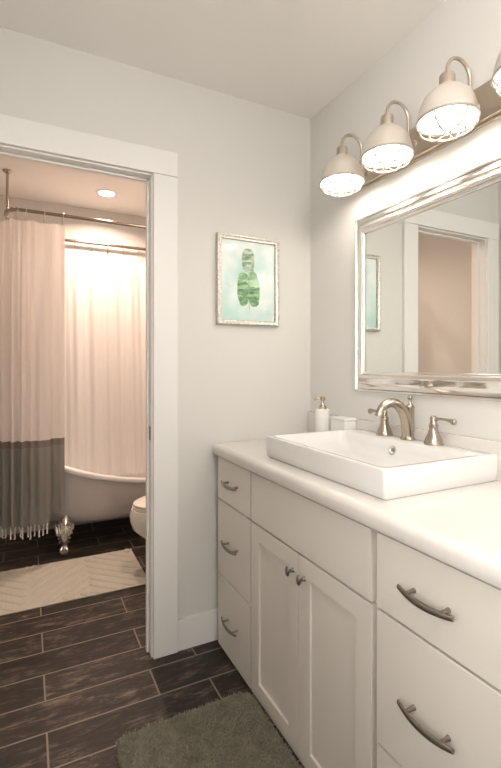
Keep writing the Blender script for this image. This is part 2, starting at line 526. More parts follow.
def door(ya, yb, ky):
    za, zb = 0.010, 0.672
    w = 0.062
    mb = MB()
    lo, hi = min(ya, yb), max(ya, yb)
    mb.box(fx0, fx1, lo, lo + w, za, zb, bev=0.0014)
    mb.box(fx0, fx1, hi - w, hi, za, zb, bev=0.0014)
    mb.box(fx0, fx1, lo + w - 0.0012, hi - w + 0.0012, za, za + w, bev=0.0014)
    mb.box(fx0, fx1, lo + w - 0.0012, hi - w + 0.0012, zb - w, zb, bev=0.0014)
    o = mb.build('door', M['cab'], v)
    MB().box(fx0 + 0.009, fx1, lo + w - 0.004, hi - w + 0.004, za + w - 0.004, zb - w + 0.004).build('center_panel', M['cab'], v, o)
    k = MB()
    k.tube([(VX + 0.001, ky, 0.608), (VX - 0.004, ky, 0.608), (VX - 0.012, ky, 0.608), (VX - 0.019, ky, 0.608)], [0.009, 0.0062, 0.0055, 0.0085], seg=14)
    k.ball((VX - 0.0225, ky, 0.608), 0.0165, 0.36, 0.62, 1.0, seg=18)
    k.build('knob', M['dark_nickel'], v, o)
door(-0.386, -0.7258, -0.694)
door(-0.7292, -1.068, -0.762)

# ------------------------------------------------------------ countertop with backsplash
ct = thing('countertop', 'white stone countertop with rounded front edge on the vanity', 'countertop', (-0.27, -0.73, 0.873))
CX0, CZ0, CZ1 = -0.558, 0.873, 0.925
mb = MB()
R = 0.022
prof = []
for i in range(7):
    a = PI / 2 * i / 6
    prof.append((R * (1 - math.sin(a)), CZ1 - R + R * math.cos(a)))   # inset, z : from the top to the nose
prof.append((0.0, CZ0 + 0.010)); prof.append((0.003, CZ0 + 0.003)); prof.append((0.010, CZ0))
loops = []
ye0, ye1 = -0.012, -1.449
for ins, z in reversed(prof):
    loops.append(rrect(CX0 + ins, -0.001, ye1 + ins, ye0 - ins, max(0.002, 0.016 - ins * 0.5), z, 4))
mb.loft(loops, True, True, True)
mb.build('slab', M['counter'], ct)
MB().box(-0.020, -0.0005, -0.003, -1.449, CZ1, 1.047, bev=0.004).build('backsplash', M['counter'], ct)

# ------------------------------------------------------------ sink
sk = thing('vessel_sink', 'large white rectangular vessel sink standing on the countertop', 'sink', (-0.255, -0.7275, CZ1))
SZ = 1.009
SX0, SX1, SY0, SY1 = -0.487, -0.022, -1.060, -0.404
mb = MB()
L_ = []
r0 = 0.010
L_.append(rrect(SX0 + 0.010, SX1 - 0.006, SY0 + 0.008, SY1 - 0.008, r0, CZ1))
L_.append(rrect(SX0 + 0.004, SX1 - 0.002, SY0 + 0.003, SY1 - 0.003, r0, CZ1 + 0.006))
L_.append(rrect(SX0, SX1, SY0, SY1, r0, CZ1 + 0.03))
L_.append(rrect(SX0, SX1, SY0, SY1, r0, SZ - 0.005))
L_.append(rrect(SX0 + 0.0015, SX1 - 0.0015, SY0 + 0.0015, SY1 - 0.0015, r0, SZ - 0.0015))
L_.append(rrect(SX0 + 0.005, SX1 - 0.005, SY0 + 0.005, SY1 - 0.005, r0, SZ))
ix0, ix1, iy0, iy1 = SX0 + 0.019, -0.122, SY0 + 0.022, SY1 - 0.022
L_.append(rrect(ix0, ix1, iy0, iy1, 0.026, SZ))
L_.append(rrect(ix0 + 0.004, ix1 - 0.004, iy0 + 0.004, iy1 - 0.004, 0.026, SZ - 0.004))
L_.append(rrect(ix0 + 0.010, ix1 - 0.012, iy0 + 0.016, iy1 - 0.016, 0.028, SZ - 0.03))
L_.append(rrect(ix0 + 0.022, ix1 - 0.022, iy0 + 0.045, iy1 - 0.045, 0.034, SZ - 0.058))
L_.append(rrect(ix0 + 0.045, ix1 - 0.04, iy0 + 0.085, iy1 - 0.085, 0.04, SZ - 0.070))
L_.append(rrect(ix0 + 0.12, ix1 - 0.11, iy0 + 0.25, iy1 - 0.25, 0.03, SZ - 0.074))
mb.loft(L_, True, True, True)
mb.build('basin', M['porcelain'], sk, angle=50)
ov = MB()
oc = Vector((-0.1345, -0.7275, 0.9735))
oax = Vector((-1, 0, 0.32)).normalized()
ov.lathe([(0.004, 0.001), (0.0085, 0.001), (0.0100, 0.0035), (0.0135, 0.0055), (0.0168, 0.0045), (0.0178, 0.0015), (0.0178, -0.003)], oc, oax, 22, False, False)
ovo = ov.build('overflow_ring', M['chrome'], sk); ovo['label'] = 'chrome overflow ring'
MB().lathe([(0.0, 0.0015), (0.0088, 0.0015)], oc, oax, 22, False, False).build('overflow_hole', M['dark_nickel'], sk, ovo)
dr = MB().lathe([(0.0, 0.0065), (0.012, 0.0055), (0.019, 0.003), (0.024, 0.002), (0.025, 0.0)], (-0.29, -0.7275, SZ - 0.0742), (0, 0, 1), 22, False, False).build('drain_stopper', M['chrome'], sk)
dr['label'] = 'chrome drain stopper'

# ------------------------------------------------------------ faucet
FY = -0.7275
fa = thing('faucet', 'brushed nickel widespread faucet with two lever handles on the sink rim', 'faucet', (-0.062, FY, SZ))
mb = MB()
mb.lathe([(0.027, 0.0), (0.0275, 0.004), (0.025, 0.008), (0.0225, 0.011), (0.021, 0.020)], (-0.060, FY, SZ), (0, 0, 1), 24, True, True)
path = spline([(-0.060, FY, SZ + 0.014), (-0.062, FY, 1.045), (-0.068, FY, 1.080), (-0.082, FY, 1.112), (-0.105, FY, 1.136), (-0.134, FY, 1.148), (-0.163, FY, 1.145), (-0.188, FY, 1.130), (-0.199, FY, 1.113)], 6)
n = len(path)
rd = []
for i in range(n):
    t = i / (n - 1)
    rd.append(0.0230 * (1 - t) + 0.0140 * t)
mb.tube(path, rd, 18)
mb.lathe([(0.0135, 0.0), (0.0155, 0.002), (0.0155, 0.006), (0.013, 0.010), (0.0125, 0.014)], (-0.1995, FY, 1.104), (0, 0, 1), 20, True, True)
mb.build('spout', M['nickel'], fa)
mb = MB()
mb.lathe([(0.0170, -0.085), (0.0150, -0.03), (0.0150, 0.0), (0.0165, 0.004), (0.0165, 0.008), (0.010, 0.014), (0.006, 0.022), (0.0052, 0.030), (0.009, 0.036), (0.0095, 0.042), (0.006, 0.047), (0.0, 0.0485)], (-0.049, FY, 1.124), (0, 0, 1), 20, True, False)
mb.build('lift_knob', M['nickel'], fa)
for s in (-1, 1):
    yb = FY + s * 0.119
    hb = MB().lathe([(0.0325, 0.0), (0.033, 0.004), (0.030, 0.008), (0.0295, 0.014), (0.0265, 0.022), (0.0205, 0.035), (0.016, 0.048), (0.014, 0.058), (0.0155, 0.064), (0.016, 0.069), (0.0125, 0.073), (0.011, 0.082), (0.012, 0.090), (0.0105, 0.096), (0.006, 0.100), (0.0, 0.101)], (-0.062, yb, SZ), (0, 0, 1), 24, True, False).build('handle', M['nickel'], fa)
    lv = MB()
    zz = SZ + 0.088
    pts = spline([(-0.062, yb, zz), (-0.062, yb + s * 0.020, zz + 0.003), (-0.062, yb + s * 0.045, zz + 0.004), (-0.062, yb + s * 0.068, zz + 0.002), (-0.062, yb + s * 0.084, zz - 0.001)], 5)
    nn = len(pts)
    lv.tube(pts, [0.0088 - 0.0045 * math.sin(PI * min(1, i / (nn - 1) * 1.15)) + (0.0022 if i > nn - 4 else 0) for i in range(nn)], 14)
    lv.ball((-0.062, yb + s * 0.086, zz - 0.001), 0.0102, 0.9, 0.55, 0.95, seg=14)
    lv.build('lever', M['nickel'], fa, hb)

# ------------------------------------------------------------ soap dispenser and ceramic box
sd = thing('soap_dispenser', 'white cylindrical soap dispenser with nickel pump left of the sink', 'soap dispenser', (-0.098, -0.245, CZ1))
MB().lathe([(0.032, 0.0), (0.034, 0.003), (0.034, 0.150), (0.0325, 0.156), (0.0245, 0.159), (0.0, 0.159)], (-0.098, -0.245, CZ1), (0, 0, 1), 28, True, False).build('bottle', M['soap'], sd)
mb = MB()
mb.lathe([(0.0195, 0.158), (0.0195, 0.166), (0.0165, 0.172), (0.011, 0.175), (0.0085, 0.180), (0.0075, 0.196), (0.012, 0.199), (0.0125, 0.211), (0.009, 0.215), (0.0, 0.216)], (-0.098, -0.245, CZ1), (0, 0, 1), 20, True, False)
mb.tube([(-0.098, -0.245, CZ1 + 0.207), (-0.118, -0.237, CZ1 + 0.207), (-0.132, -0.231, CZ1 + 0.205), (-0.136, -0.229, CZ1 + 0.198)], [0.0056, 0.0048, 0.0042, 0.0038], 10)
pm = mb.build('pump', M['nickel'], sd); pm['label'] = 'brushed nickel pump'
bx = thing('ceramic_box', 'low white rectangular ceramic box between soap dispenser and faucet', 'box', (-0.055, -0.320, CZ1))
MB().box(-0.088, -0.022, -0.392, -0.290, CZ1, CZ1 + 0.114, bev=0.004).build('body', M['soap'], bx)
MB().box(-0.090, -0.0205, -0.394, -0.288, CZ1 + 0.114, CZ1 + 0.127, bev=0.004).build('lid', M['soap'], bx)

# ------------------------------------------------------------ mirror
mr = thing('wall_mirror', 'rectangular wall mirror in a wide polished silver frame above the sink', 'mirror', (0, -0.83, 1.19))
my0, my1, mz0, mz1 = -1.297, -0.380, 1.172, 1.930
prof = [(0.0, 0.0005), (0.0, 0.019), (0.003, 0.023), (0.008, 0.023), (0.011, 0.019), (0.016, 0.0195), (0.024, 0.0235), (0.034, 0.031), (0.044, 0.041), (0.050, 0.048), (0.054, 0.0515), (0.060, 0.0525), (0.065, 0.050), (0.068, 0.0455), (0.074, 0.0455), (0.076, 0.043), (0.076, 0.030)]
prof = [(a * 1.13, b) for a, b in prof]
loops = []
for ins, dep in prof:
    loops.append([(-dep, my0 + ins, mz0 + ins), (-dep, my1 - ins, mz0 + ins), (-dep, my1 - ins, mz1 - ins), (-dep, my0 + ins, mz1 - ins)])
mb = MB()
mb.loft(loops, True, False, False)
mb.build('frame', M['silver'], mr, angle=45)
g = MB().box(-0.037, -0.026, my0 + 0.084, my1 - 0.084, mz0 + 0.084, mz1 - 0.084).build('mirror_glass', M['mirror'], mr, smooth=False)
g['label'] = 'clear mirror glass'

# ------------------------------------------------------------ vanity light bar
vl = thing('vanity_light', 'nickel vanity light bar with four caged dome lamps above the mirror', 'wall lamp', (0, -0.85, 2.12))
mb = MB()
mb.box(-0.012, -0.0005, -0.398, -1.302, 2.058, 2.188, bev=0.002)
mb.box(-0.028, -0.012, -0.406, -1.294, 2.066, 2.180, bev=0.004)
mb.build('back_plate', M['plate'], vl)
def lamp(yc):
    X = -0.155
    ZR = 2.052
    sh = MB()
    # outer dome
    po = [(0.0905, ZR - 0.003), (0.0905, ZR + 0.004), (0.0880, ZR + 0.010), (0.0860, ZR + 0.022), (0.080, ZR + 0.044), (0.070, ZR + 0.066), (0.053, ZR + 0.083), (0.036, ZR + 0.094), (0.0255, ZR + 0.099), (0.024, ZR + 0.104)]
    sh.mi = 0
    sh.lathe([(r, z) for r, z in po], (X, yc, 0), (0, 0, 1), 36, False, True)
    sh.mi = 1
    pi_ = [(0.0905, ZR - 0.003), (0.0870, ZR - 0.003), (0.0850, ZR + 0.010), (0.0830, ZR + 0.022), (0.077, ZR + 0.042), (0.067, ZR + 0.063), (0.051, ZR + 0.079), (0.034, ZR + 0.089), (0.0, ZR + 0.092)]
    sh.lathe(pi_, (X, yc, 0), (0, 0, 1), 36, False, False)
    s = sh.build('lamp_shade', [M['shade'], M['shade_in']], vl)
    cup = MB().lathe([(0.0262, ZR + 0.095), (0.0262, ZR + 0.099), (0.0235, ZR + 0.101), (0.0235, ZR + 0.132), (0.0215, ZR + 0.137), (0.0105, ZR + 0.140), (0.0085, ZR + 0.146)], (X, yc, 0), (0, 0, 1), 24, True, True).build('socket_cup', M['plate'], vl, s)
    arm = MB()
    zt = ZR + 0.150
    rr = 0.0525
    pts = [(X, yc, ZR + 0.138), (X, yc, zt - 0.004)]
    for i in range(13):
        a = PI - PI * i / 12
        pts.append((X + rr + rr * math.cos(a), yc, zt + rr * math.sin(a)))
    pts += [(X + 2 * rr, yc, 2.155), (X + 2 * rr, yc, 2.128), (X + 2 * rr + 0.006, yc, 2.117), (X + 2 * rr + 0.016, yc, 2.114), (-0.026, yc, 2.114)]
    arm.tube(pts, 0.0062, 12)
    arm.lathe([(0.020, 0.0), (0.020, 0.004), (0.014, 0.008), (0.0085, 0.010)], (-0.0278, yc, 2.114), (-1, 0, 0), 20, True, True)
    arm.build('gooseneck_arm', M['plate'], vl, s)
    bl = MB().lathe([(0.016, ZR + 0.086), (0.017, ZR + 0.066), (0.026, ZR + 0.050), (0.0335, ZR + 0.034), (0.036, ZR + 0.022), (0.034, ZR + 0.009), (0.026, ZR - 0.003), (0.013, ZR - 0.010), (0.0, ZR - 0.012)], (X, yc, 0), (0, 0, 1), 20, True, False).build('bulb', M['glass_bulb'], vl, s)
    bl['label'] = 'glowing white bulb'
    cg = MB()
    def ring(r, z, w):
        cg.tube([(X + r * math.cos(2 * PI * i / 40), yc + r * math.sin(2 * PI * i / 40), z) for i in range(40)], w, 6, closed=True)
    ring(0.0895, ZR - 0.006, 0.0040)
    ring(0.052, ZR - 0.044, 0.0028)
    ring(0.080, ZR - 0.029, 0.0024)
    for k in range(6):
        a = 2 * PI * k / 6 + 0.3
        pts = []
        for (r, z) in ((0.0895, -0.006), (0.0875, -0.018), (0.080, -0.029), (0.067, -0.038), (0.052, -0.044), (0.030, -0.0465), (0.010, -0.047)):
            pts.append((X + r * math.cos(a), yc + r * math.sin(a), ZR + z))
        cg.tube(pts, 0.0032, 6)
    ring(0.010, ZR - 0.047, 0.0028)
    cg.build('wire_cage', M['cage'], vl, s)
for yc in (-0.460, -0.720, -0.980, -1.240):
    lamp(yc)

# ------------------------------------------------------------ picture
pc = thing('framed_picture', 'small framed watercolour of a green leaf on pale teal', 'picture', (-0.368, 0, 1.48))
px0, px1, pz0, pz1 = -0.534, -0.202, 1.481, 1.907
prof = [(0.0, -0.001), (0.0, -0.024), (0.002, -0.026), (0.007, -0.026), (0.011, -0.0225), (0.017, -0.021), (0.021, -0.022), (0.022, -0.020), (0.022, -0.010)]
mb = MB()
mb.loft([[(px0 + i, y, pz0 + i), (px1 - i, y, pz0 + i), (px1 - i, y, pz1 - i), (px0 + i, y, pz1 - i)] for i, y in prof], True, False, False)
mb.build('frame', M['picframe'], pc, angle=30)
MB().box(px0 + 0.020, px1 - 0.020, -0.012, -0.003, pz0 + 0.020, pz1 - 0.020).build('artwork', M['art'], pc, smooth=False)
art = pc.children[-1]
# the blotted wash: irregular outline on the paper
def blob(name, m, cx, cz, rx, rz, y, wob, parent, n=60, cut=None, seed=0):
    rg = random.Random(seed)
    ph = [rg.uniform(0, 6.28) for _ in range(5)]
    mb = MB()
    pts = []
    for i in range(n):
        a = 2 * PI * i / n
        k = 1 + wob * sum(math.sin((q + 2) * a + ph[q]) / (q + 1) for q in range(5))
        p = [cx + rx * k * abs(math.cos(a)) ** 0.75 * math.copysign(1, math.cos(a)), cz + rz * k * abs(math.sin(a)) ** 0.75 * math.copysign(1, math.sin(a))]
        p[0] = min(max(p[0], px0 + 0.024), px1 - 0.024); p[1] = min(max(p[1], pz0 + 0.024), pz1 - 0.024)
        pts.append(p)
    fr = [mb.bm.verts.new((a, y, b)) for a, b in pts]
    bk = [mb.bm.verts.new((a, y + 0.0006, b)) for a, b in pts]
    mb.bm.faces.new(fr)
    for i in range(n):
        mb.bm.faces.new((fr[i], fr[(i + 1) % n], bk[(i + 1) % n], bk[i]))
    return mb.build(name, m, pc, parent, smooth=False)
lf = blob('leaf', M['leaf_pale'], -0.369, 1.792, 0.034, 0.058, -0.0132, 0.03, art, seed=5)
blob('leaf', M['leaf'], -0.395, 1.654, 0.030, 0.084, -0.0132, 0.05, art, seed=8)
blob('leaf', M['leaf'], -0.339, 1.654, 0.031, 0.084, -0.0132, 0.05, art, seed=9)
mb = MB()
mb.tube([(-0.366, -0.0134, 1.838), (-0.367, -0.0134, 1.74), (-0.367, -0.0134, 1.60), (-0.362, -0.0134, 1.555)], 0.0011, 6)
mb.build('leaf_stalk', M['leaf_pale'], pc, art)
MB().box(px0 + 0.0215, px1 - 0.0215, -0.0185, -0.0170, pz0 + 0.0215, pz1 - 0.0215).build('glass', M['pane'], pc, smooth=False)

# ------------------------------------------------------------ shower ring, hooks, curtains
RZ = 2.283
rx0, rx1, ry0, ry1 = -1.447, -0.26, 1.257, 1.862
ro = thing('shower_curtain_rod', 'oval nickel shower curtain ring hung from the ceiling over the tub', 'curtain rod', (-0.86, 1.56, RZ))
ring = rrect(rx0, rx1, ry0, ry1, 0.10, RZ, 7)
mb = MB(); mb.tube(ring, 0.0115, 12, closed=True); mb.build('ring_rod', M['dark_nickel'], ro)
mb = MB()
px_, py_ = -1.447, 1.400
mb.tube([(px_, py_, RZ - 0.004), (px_, py_, H - 0.012)], 0.0085, 12)
mb.lathe([(0.030, 0.0), (0.030, -0.004), (0.022, -0.012), (0.012, -0.018)], (px_, py_, H - 0.0005), (0, 0, 1), 20, True, True)
mb.lathe([(0.016, -0.014), (0.018, -0.010), (0.018, 0.012), (0.012, 0.022)], (px_, py_, RZ), (0, 0, 1), 16, True, True)
mb.build('ceiling_post', M['nickel'], ro)
mb = MB()
mb.tube([(rx1 + 0.0, 1.56, RZ), (-0.018, 1.56, RZ)], 0.0085, 12)
mb.lathe([(0.030, 0.0), (0.030, 0.005), (0.014, 0.014)], (-0.0005, 1.56, RZ), (-1, 0, 0), 20, True, True)
mb.build('wall_brace', M['nickel'], ro)

def curtain_path(base, amp, wl, n):
    """base: polyline in plan; returns wavy points"""
    pts = [Vector((x, y, 0)) for x, y in base]
    d_ = [0]
    for i in range(1, len(pts)): d_.append(d_[-1] + (pts[i] - pts[i - 1]).length)
    tot = d_[-1]
    out = []
    for k in range(n + 1):
        s = tot * k / n
        i = max(j for j in range(len(d_)) if d_[j] <= s + 1e-9)
        i = min(i, len(pts) - 2)
        t = (s - d_[i]) / max(1e-9, d_[i + 1] - d_[i])
        p = pts[i].lerp(pts[i + 1], t)
        tg = (pts[i + 1] - pts[i]).normalized()
        nm = Vector((-tg.y, tg.x, 0))
        out.append((s, tot, p, nm))
    return out
# --- front curtain: bunched round the left end, then broad folds along the front
base = [(-1.55, 1.62), (-1.535, 1.52), (-1.510, 1.40), (-1.475, 1.315), (-1.420, 1.262), (-1.355, 1.246), (-1.30, 1.242), (-1.22, 1.242), (-1.165, 1.246), (-1.105, 1.256)]
base = [(p.x, p.y) for p in spline([(a, b, 0) for a, b in base], 5)]
cp = curtain_path(base, 0, 0, 260)
CB, CT = 0.262, 2.222
def fold(s, tot, z):
    u = s
    e = tot - s
    k = 0.35 + 0.65 * min(1, (CT - z) / 0.5)        # folds open downwards
    tight = 1 / (1 + math.exp((u - 0.50) / 0.03))       # bunched part
    a = tight * 0.026 * math.sin(2 * PI * u / 0.052 + 0.5 * math.sin(9 * u))
    w = 1 - tight
    a += w * (0.009 * math.sin(2 * PI * (u - 0.5) / 0.118 + 1.0 + 0.25 * math.sin(z * 2.1)) + 0.003 * math.sin(2 * PI * u / 0.047 + z * 0.8))
    # one deep crease
    a -= w * 0.034 * math.exp(-((e - 0.275) / 0.011) ** 2) * k
    # the end turns away behind
    return a * k
mb = MB()
zs = [CT, CT - 0.012, CT - 0.035] + [CT - 0.035 - (CT - 0.035 - 0.806) * i / 22 for i in range(1, 23)] + [0.762] + [0.762 - (0.762 - CB) * i / 8 for i in range(1, 9)]
loops = []
for z in zs:
    lp = []
    for (s, tot, p, nm) in cp:
        q = p + nm * fold(s, tot, z)
        e = tot - s
        q = q + Vector((0, 0.050 * max(0, min(1, (0.092 - e) / 0.012)) * min(1, (CT - z) / 0.8) - 0.034 * min(1, (CT - z) / 1.2) * min(1, s / 0.5), 0))
        zz = z - 0.012 * (abs(math.sin(PI * s / 0.13)) if z > CT - 0.02 else 0)
        if z < 0.5:
            up = 0.050 * max(0, min(1, (0.095 - e) / 0.015)) * (1 - (z - CB) / 0.25 if z < CB + 0.25 else 0)
            zz += up
        lp.append((q.x, q.y, zz))
    loops.append(lp)
sc_ = thing('shower_curtain', 'white shower curtain with brown stripe and grey fringed hem', 'shower curtain', (-1.30, 1.26, RZ))
for i in range(len(loops) - 1):
    zm = (zs[i] + zs[i + 1]) / 2
    mb.mi = 0 if zm > 0.806 else (1 if zm > 0.762 else 2)
    mb.loft([loops[i], loops[i + 1]], False)
cu = mb.build('curtain_cloth', [M['curtain'], M['curtain_stripe'], M['curtain_grey']], sc_, angle=80)
# fringe
bot = loops[-1]
tots = cp[-1][1]
sacc = 0.0
i_prev = 0
s_t = 0.012
cnt = 0
while s_t < tots - 0.10:
    idx = min(range(len(cp)), key=lambda j: abs(cp[j][0] - s_t))
    b_ = Vector(bot[idx])
    rg = random.Random(cnt + 40)
    ln = rg.uniform(0.058, 0.082)
    dx, dy = rg.uniform(-0.008, 0.008), rg.uniform(-0.006, 0.006)
    mb = MB()
    pts = [b_ + Vector((0, 0, 0.006)), b_ + Vector((dx * .2, dy * .2, -0.012)), b_ + Vector((dx * 0.9, dy, -ln * 0.55)), b_ + Vector((dx * 0.4, dy * 1.2, -ln * 0.8)), b_ + Vector((dx * 1.3, dy * 1.4, -ln))]
    mb.tube(spline(pts, 3), [0.0030, 0.0034, 0.0048, 0.0040, 0.0036, 0.0040, 0.0044, 0.0046, 0.0044, 0.0046, 0.0050, 0.0052, 0.0054], 7)
    t_ = mb.build('tassel', M['tassel'], sc_)
    cnt += 1
    s_t += rg.uniform(0.017, 0.028)

# --- back liner, hanging inside the tub
base2 = [(-1.37, 1.852), (-0.34, 1.852)]
cp2 = curtain_path(base2, 0, 0, 200)
mb = MB()
loops = []
z0, z1 = 0.40, 2.180
NZ = 26
for i in range(NZ + 1):
    t = i / NZ
    z = z1 + (z0 - z1) * t
    lp = []
    for (s, tot, p, nm) in cp2:
        k = 0.4 + 0.6 * min(1, t * 4)
        a = (0.011 * math.sin(2 * PI * s / 0.145 + 0.6 + 0.3 * math.sin(2.2 * z + s * 3)) + 0.005 * math.sin(2 * PI * s / 0.06 + 2 * z * 0.4)) * k
        zz = z - (0.013 * abs(math.sin(PI * s / 0.125)) if i == 0 else 0)
        lp.append((p.x, p.y + a - 0.105 * t, zz))
    loops.append(lp)
mb.loft(loops, False)
ln = mb.build('shower_liner', M['liner'], None, angle=80, loc=(-0.88, 1.83, RZ))
tag(ln, 'plain white shower liner hanging against the back inside the tub', 'shower curtain')

# hooks: one prototype, then copies
def hook_mesh(tail):
    mb = MB()
    pts = []
    for i in range(15):
        a = math.radians(-60 + 300 * i / 14)
        pts.append((0, 0.0175 * math.cos(a), 0.0175 * math.sin(a)))
    pts.append((0, -0.004, -0.026)); pts.append((0, 0.0, -tail * 0.6)); pts.append((0, 0.002, -tail))
    mb.tube(pts, 0.0026, 6)
    return mb.build('curtain_hook', M['chrome'], None)
hk = hook_mesh(0.064)
lk = hook_mesh(0.106)
hook_spots = [(-1.447, 1.60, 1.57, 'front'), (-1.447, 1.545, 1.57, 'front'), (-1.447, 1.49, 1.57, 'front'), (-1.447, 1.44, 1.57, 'front'), (-1.4435, 1.332, 1.3, 'front'), (-1.4177, 1.2863, 0.8, 'front'), (-1.388, 1.2665, 0.4, 'front'), (-1.340, 1.257, 0.3, 'front'), (-1.232, 1.257, 0.3, 'front'), (-1.120, 1.257, 0.3, 'front')]
hook_spots += [(-1.365 + 0.125 * k, 1.862, 0.3, 'back') for k in range(9)]
for i, (hx, hy, rz, side) in enumerate(hook_spots):
    src = hk if side == 'front' else lk
    o = src if i in (0, 10) else src.copy()
    if i not in (0, 10): COL.objects.link(o)
    o.location = (hx, hy, RZ)
    o.rotation_euler = (0, 0, rz)
    if side == 'front':
        if i < 7:
            tag(o, 'chrome curtain hook bunched at the left end of the shower rod', 'curtain hook', 'curtain hooks bunched at the left end')
        else:
            tag(o, ['chrome hook nearest the ceiling post on the front rod', 'chrome hook midway on the front rod, above the curtain', 'chrome hook at the right edge of the front curtain'][i - 7], 'curtain hook', 'curtain hooks on the front rod')
    else:
        tag(o, 'chrome hook holding the white liner on the back rod', 'curtain hook', 'liner hooks on the back rod')

# ------------------------------------------------------------ clawfoot slipper tub
tb = thing('bathtub', 'white clawfoot slipper bathtub on ornate silver feet', 'bathtub', (-0.735, 1.578, 0))
tcx, tcy, ta, tby = -0.735, 1.578, 0.675, 0.288
def rimz(x):
    t = (x - (tcx - ta)) / (2 * ta)        # 0 left, 1 right
    return 0.440 + 0.314 * (1 - t) ** 2.68
def tub_loop(sx, sy, zf, shift=0.0):
    pts = []
    n = 64
    for i in range(n):
        a = 2 * PI * i / n
        ca, sa = math.cos(a), math.sin(a)
        x = tcx + shift + ta * sx * math.copysign(abs(ca) ** 0.72, ca)
        y = tcy + tby * sy * math.copysign(abs(sa) ** 0.78, sa)
        xr = tcx + ta * math.copysign(abs(ca) ** 0.72, ca)
        pts.append((x, y, zf(rimz(xr))))
    return pts
zb = 0.165
def mixz(t): return lambda r: zb + (r - zb) * t
mb = MB()
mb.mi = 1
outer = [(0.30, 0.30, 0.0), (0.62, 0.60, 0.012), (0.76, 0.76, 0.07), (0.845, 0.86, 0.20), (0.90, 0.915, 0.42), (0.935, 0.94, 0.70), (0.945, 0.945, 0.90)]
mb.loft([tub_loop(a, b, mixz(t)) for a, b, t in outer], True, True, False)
mb.mi = 0
rim = [((0.945, 0.945), lambda r: zb + (r - zb) * 0.90), ((0.955, 0.95), lambda r: r - 0.034), ((0.99, 0.985), lambda r: r - 0.032), ((1.002, 1.0), lambda r: r - 0.022), ((1.004, 1.003), lambda r: r - 0.008), ((0.992, 0.985), lambda r: r + 0.004), ((0.965, 0.945), lambda r: r + 0.006), ((0.94, 0.905), lambda r: r - 0.002), ((0.925, 0.885), lambda r: r - 0.02)]
lps = [tub_loop(s[0], s[1], f) for s, f in rim]
inner = [(0.905, 0.86, 0.78), (0.86, 0.82, 0.45), (0.78, 0.74, 0.18), (0.62, 0.58, 0.08), (0.3, 0.28, 0.06)]
lps += [tub_loop(a, b, mixz(t)) for a, b, t in inner]
mb.loft(lps, True, False, True)
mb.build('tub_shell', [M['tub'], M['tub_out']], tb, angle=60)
def foot(fx, fy, sx, sy):
    mb = MB()
    dv = Vector((sx * 0.35, sy * 1.0, 0)).normalized()
    tv = Vector((-dv.y, dv.x, 0))
    base = Vector((fx, fy, 0))
    def P(o, s, z): return base + dv * o + tv * s + Vector((0, 0, z))
    # cabriole leg
    pts = spline([P(-0.095, 0, 0.240), P(-0.045, 0, 0.212), P(0.006, 0, 0.165), P(0.010, 0, 0.125), P(-0.002, 0, 0.085), P(-0.006, 0, 0.058), P(0.0, 0, 0.035)], 4)
    n = len(pts)
    mb.tube(pts, [0.026 * (1 - i / (n - 1)) ** 0.9 + 0.017 for i in range(n)], 14)
    # claw and ball
    mb.ball(P(0.004, 0, 0.027), 0.0265, seg=16)
    for k in (-1, 0, 1):
        a = k * 0.75
        q = [P(0.0, 0.006 * k, 0.066), P(0.020 * math.cos(a), 0.022 * math.sin(a), 0.056), P(0.031 * math.cos(a), 0.031 * math.sin(a), 0.032), P(0.029 * math.cos(a), 0.029 * math.sin(a), 0.006)]
        mb.tube(spline(q, 4), [0.009, 0.009, 0.009, 0.0095, 0.010, 0.0105, 0.010, 0.009, 0.008, 0.007, 0.006, 0.005, 0.0035], 8)
    # acanthus leaves: fan of lobes and scrolls at the shoulder
    for k in range(-3, 4):
        a = k * 0.40
        c0 = P(0.026 * math.cos(a * 0.5) - 0.004, 0.006 * k, 0.120)
        c1 = P(0.034 - 0.004 * abs(k), 0.0135 * k, 0.160 + 0.003 * (3 - abs(k)))
        c2 = P(0.018 - 0.006 * abs(k), 0.0165 * k, 0.195 + 0.004 * (3 - abs(k)))
        c3 = P(0.024 - 0.006 * abs(k), 0.0195 * k, 0.214 + 0.004 * (3 - abs(k)))
        mb.tube(spline([c0, c1, c2, c3], 4), [0.004, 0.0055, 0.007, 0.0085, 0.0095, 0.0095, 0.009, 0.0085, 0.008, 0.0075, 0.0075, 0.007, 0.004], 8)
    for s in (-1, 1):
        for (o, w_, z, r) in ((0.014, 0.038, 0.150, 0.013), (0.010, 0.045, 0.180, 0.014), (0.012, 0.026, 0.118, 0.011), (0.008, 0.020, 0.092, 0.009)):
            cen = P(o, s * w_, z)
            sp_ = [cen + (tv * s * math.cos(t * 1.2) + Vector((0, 0, 1)) * math.sin(t * 1.2)) * r * (1 - t / 7) for t in range(6)]
            mb.tube(sp_, [0.0055, 0.0058, 0.0055, 0.005, 0.0045, 0.004], 7)
    return mb.build('claw_foot', M['claw'], tb)
for (fx, fy, sx, sy) in ((-1.105, 1.312, -0.4, -1), (-0.38, 1.312, 0.4, -1), (-1.105, 1.838, -0.4, 1), (-0.38, 1.838, 0.4, 1)):
    f_ = foot(fx, fy, sx, sy)
    f_['label'] = 'ornate silver claw foot'

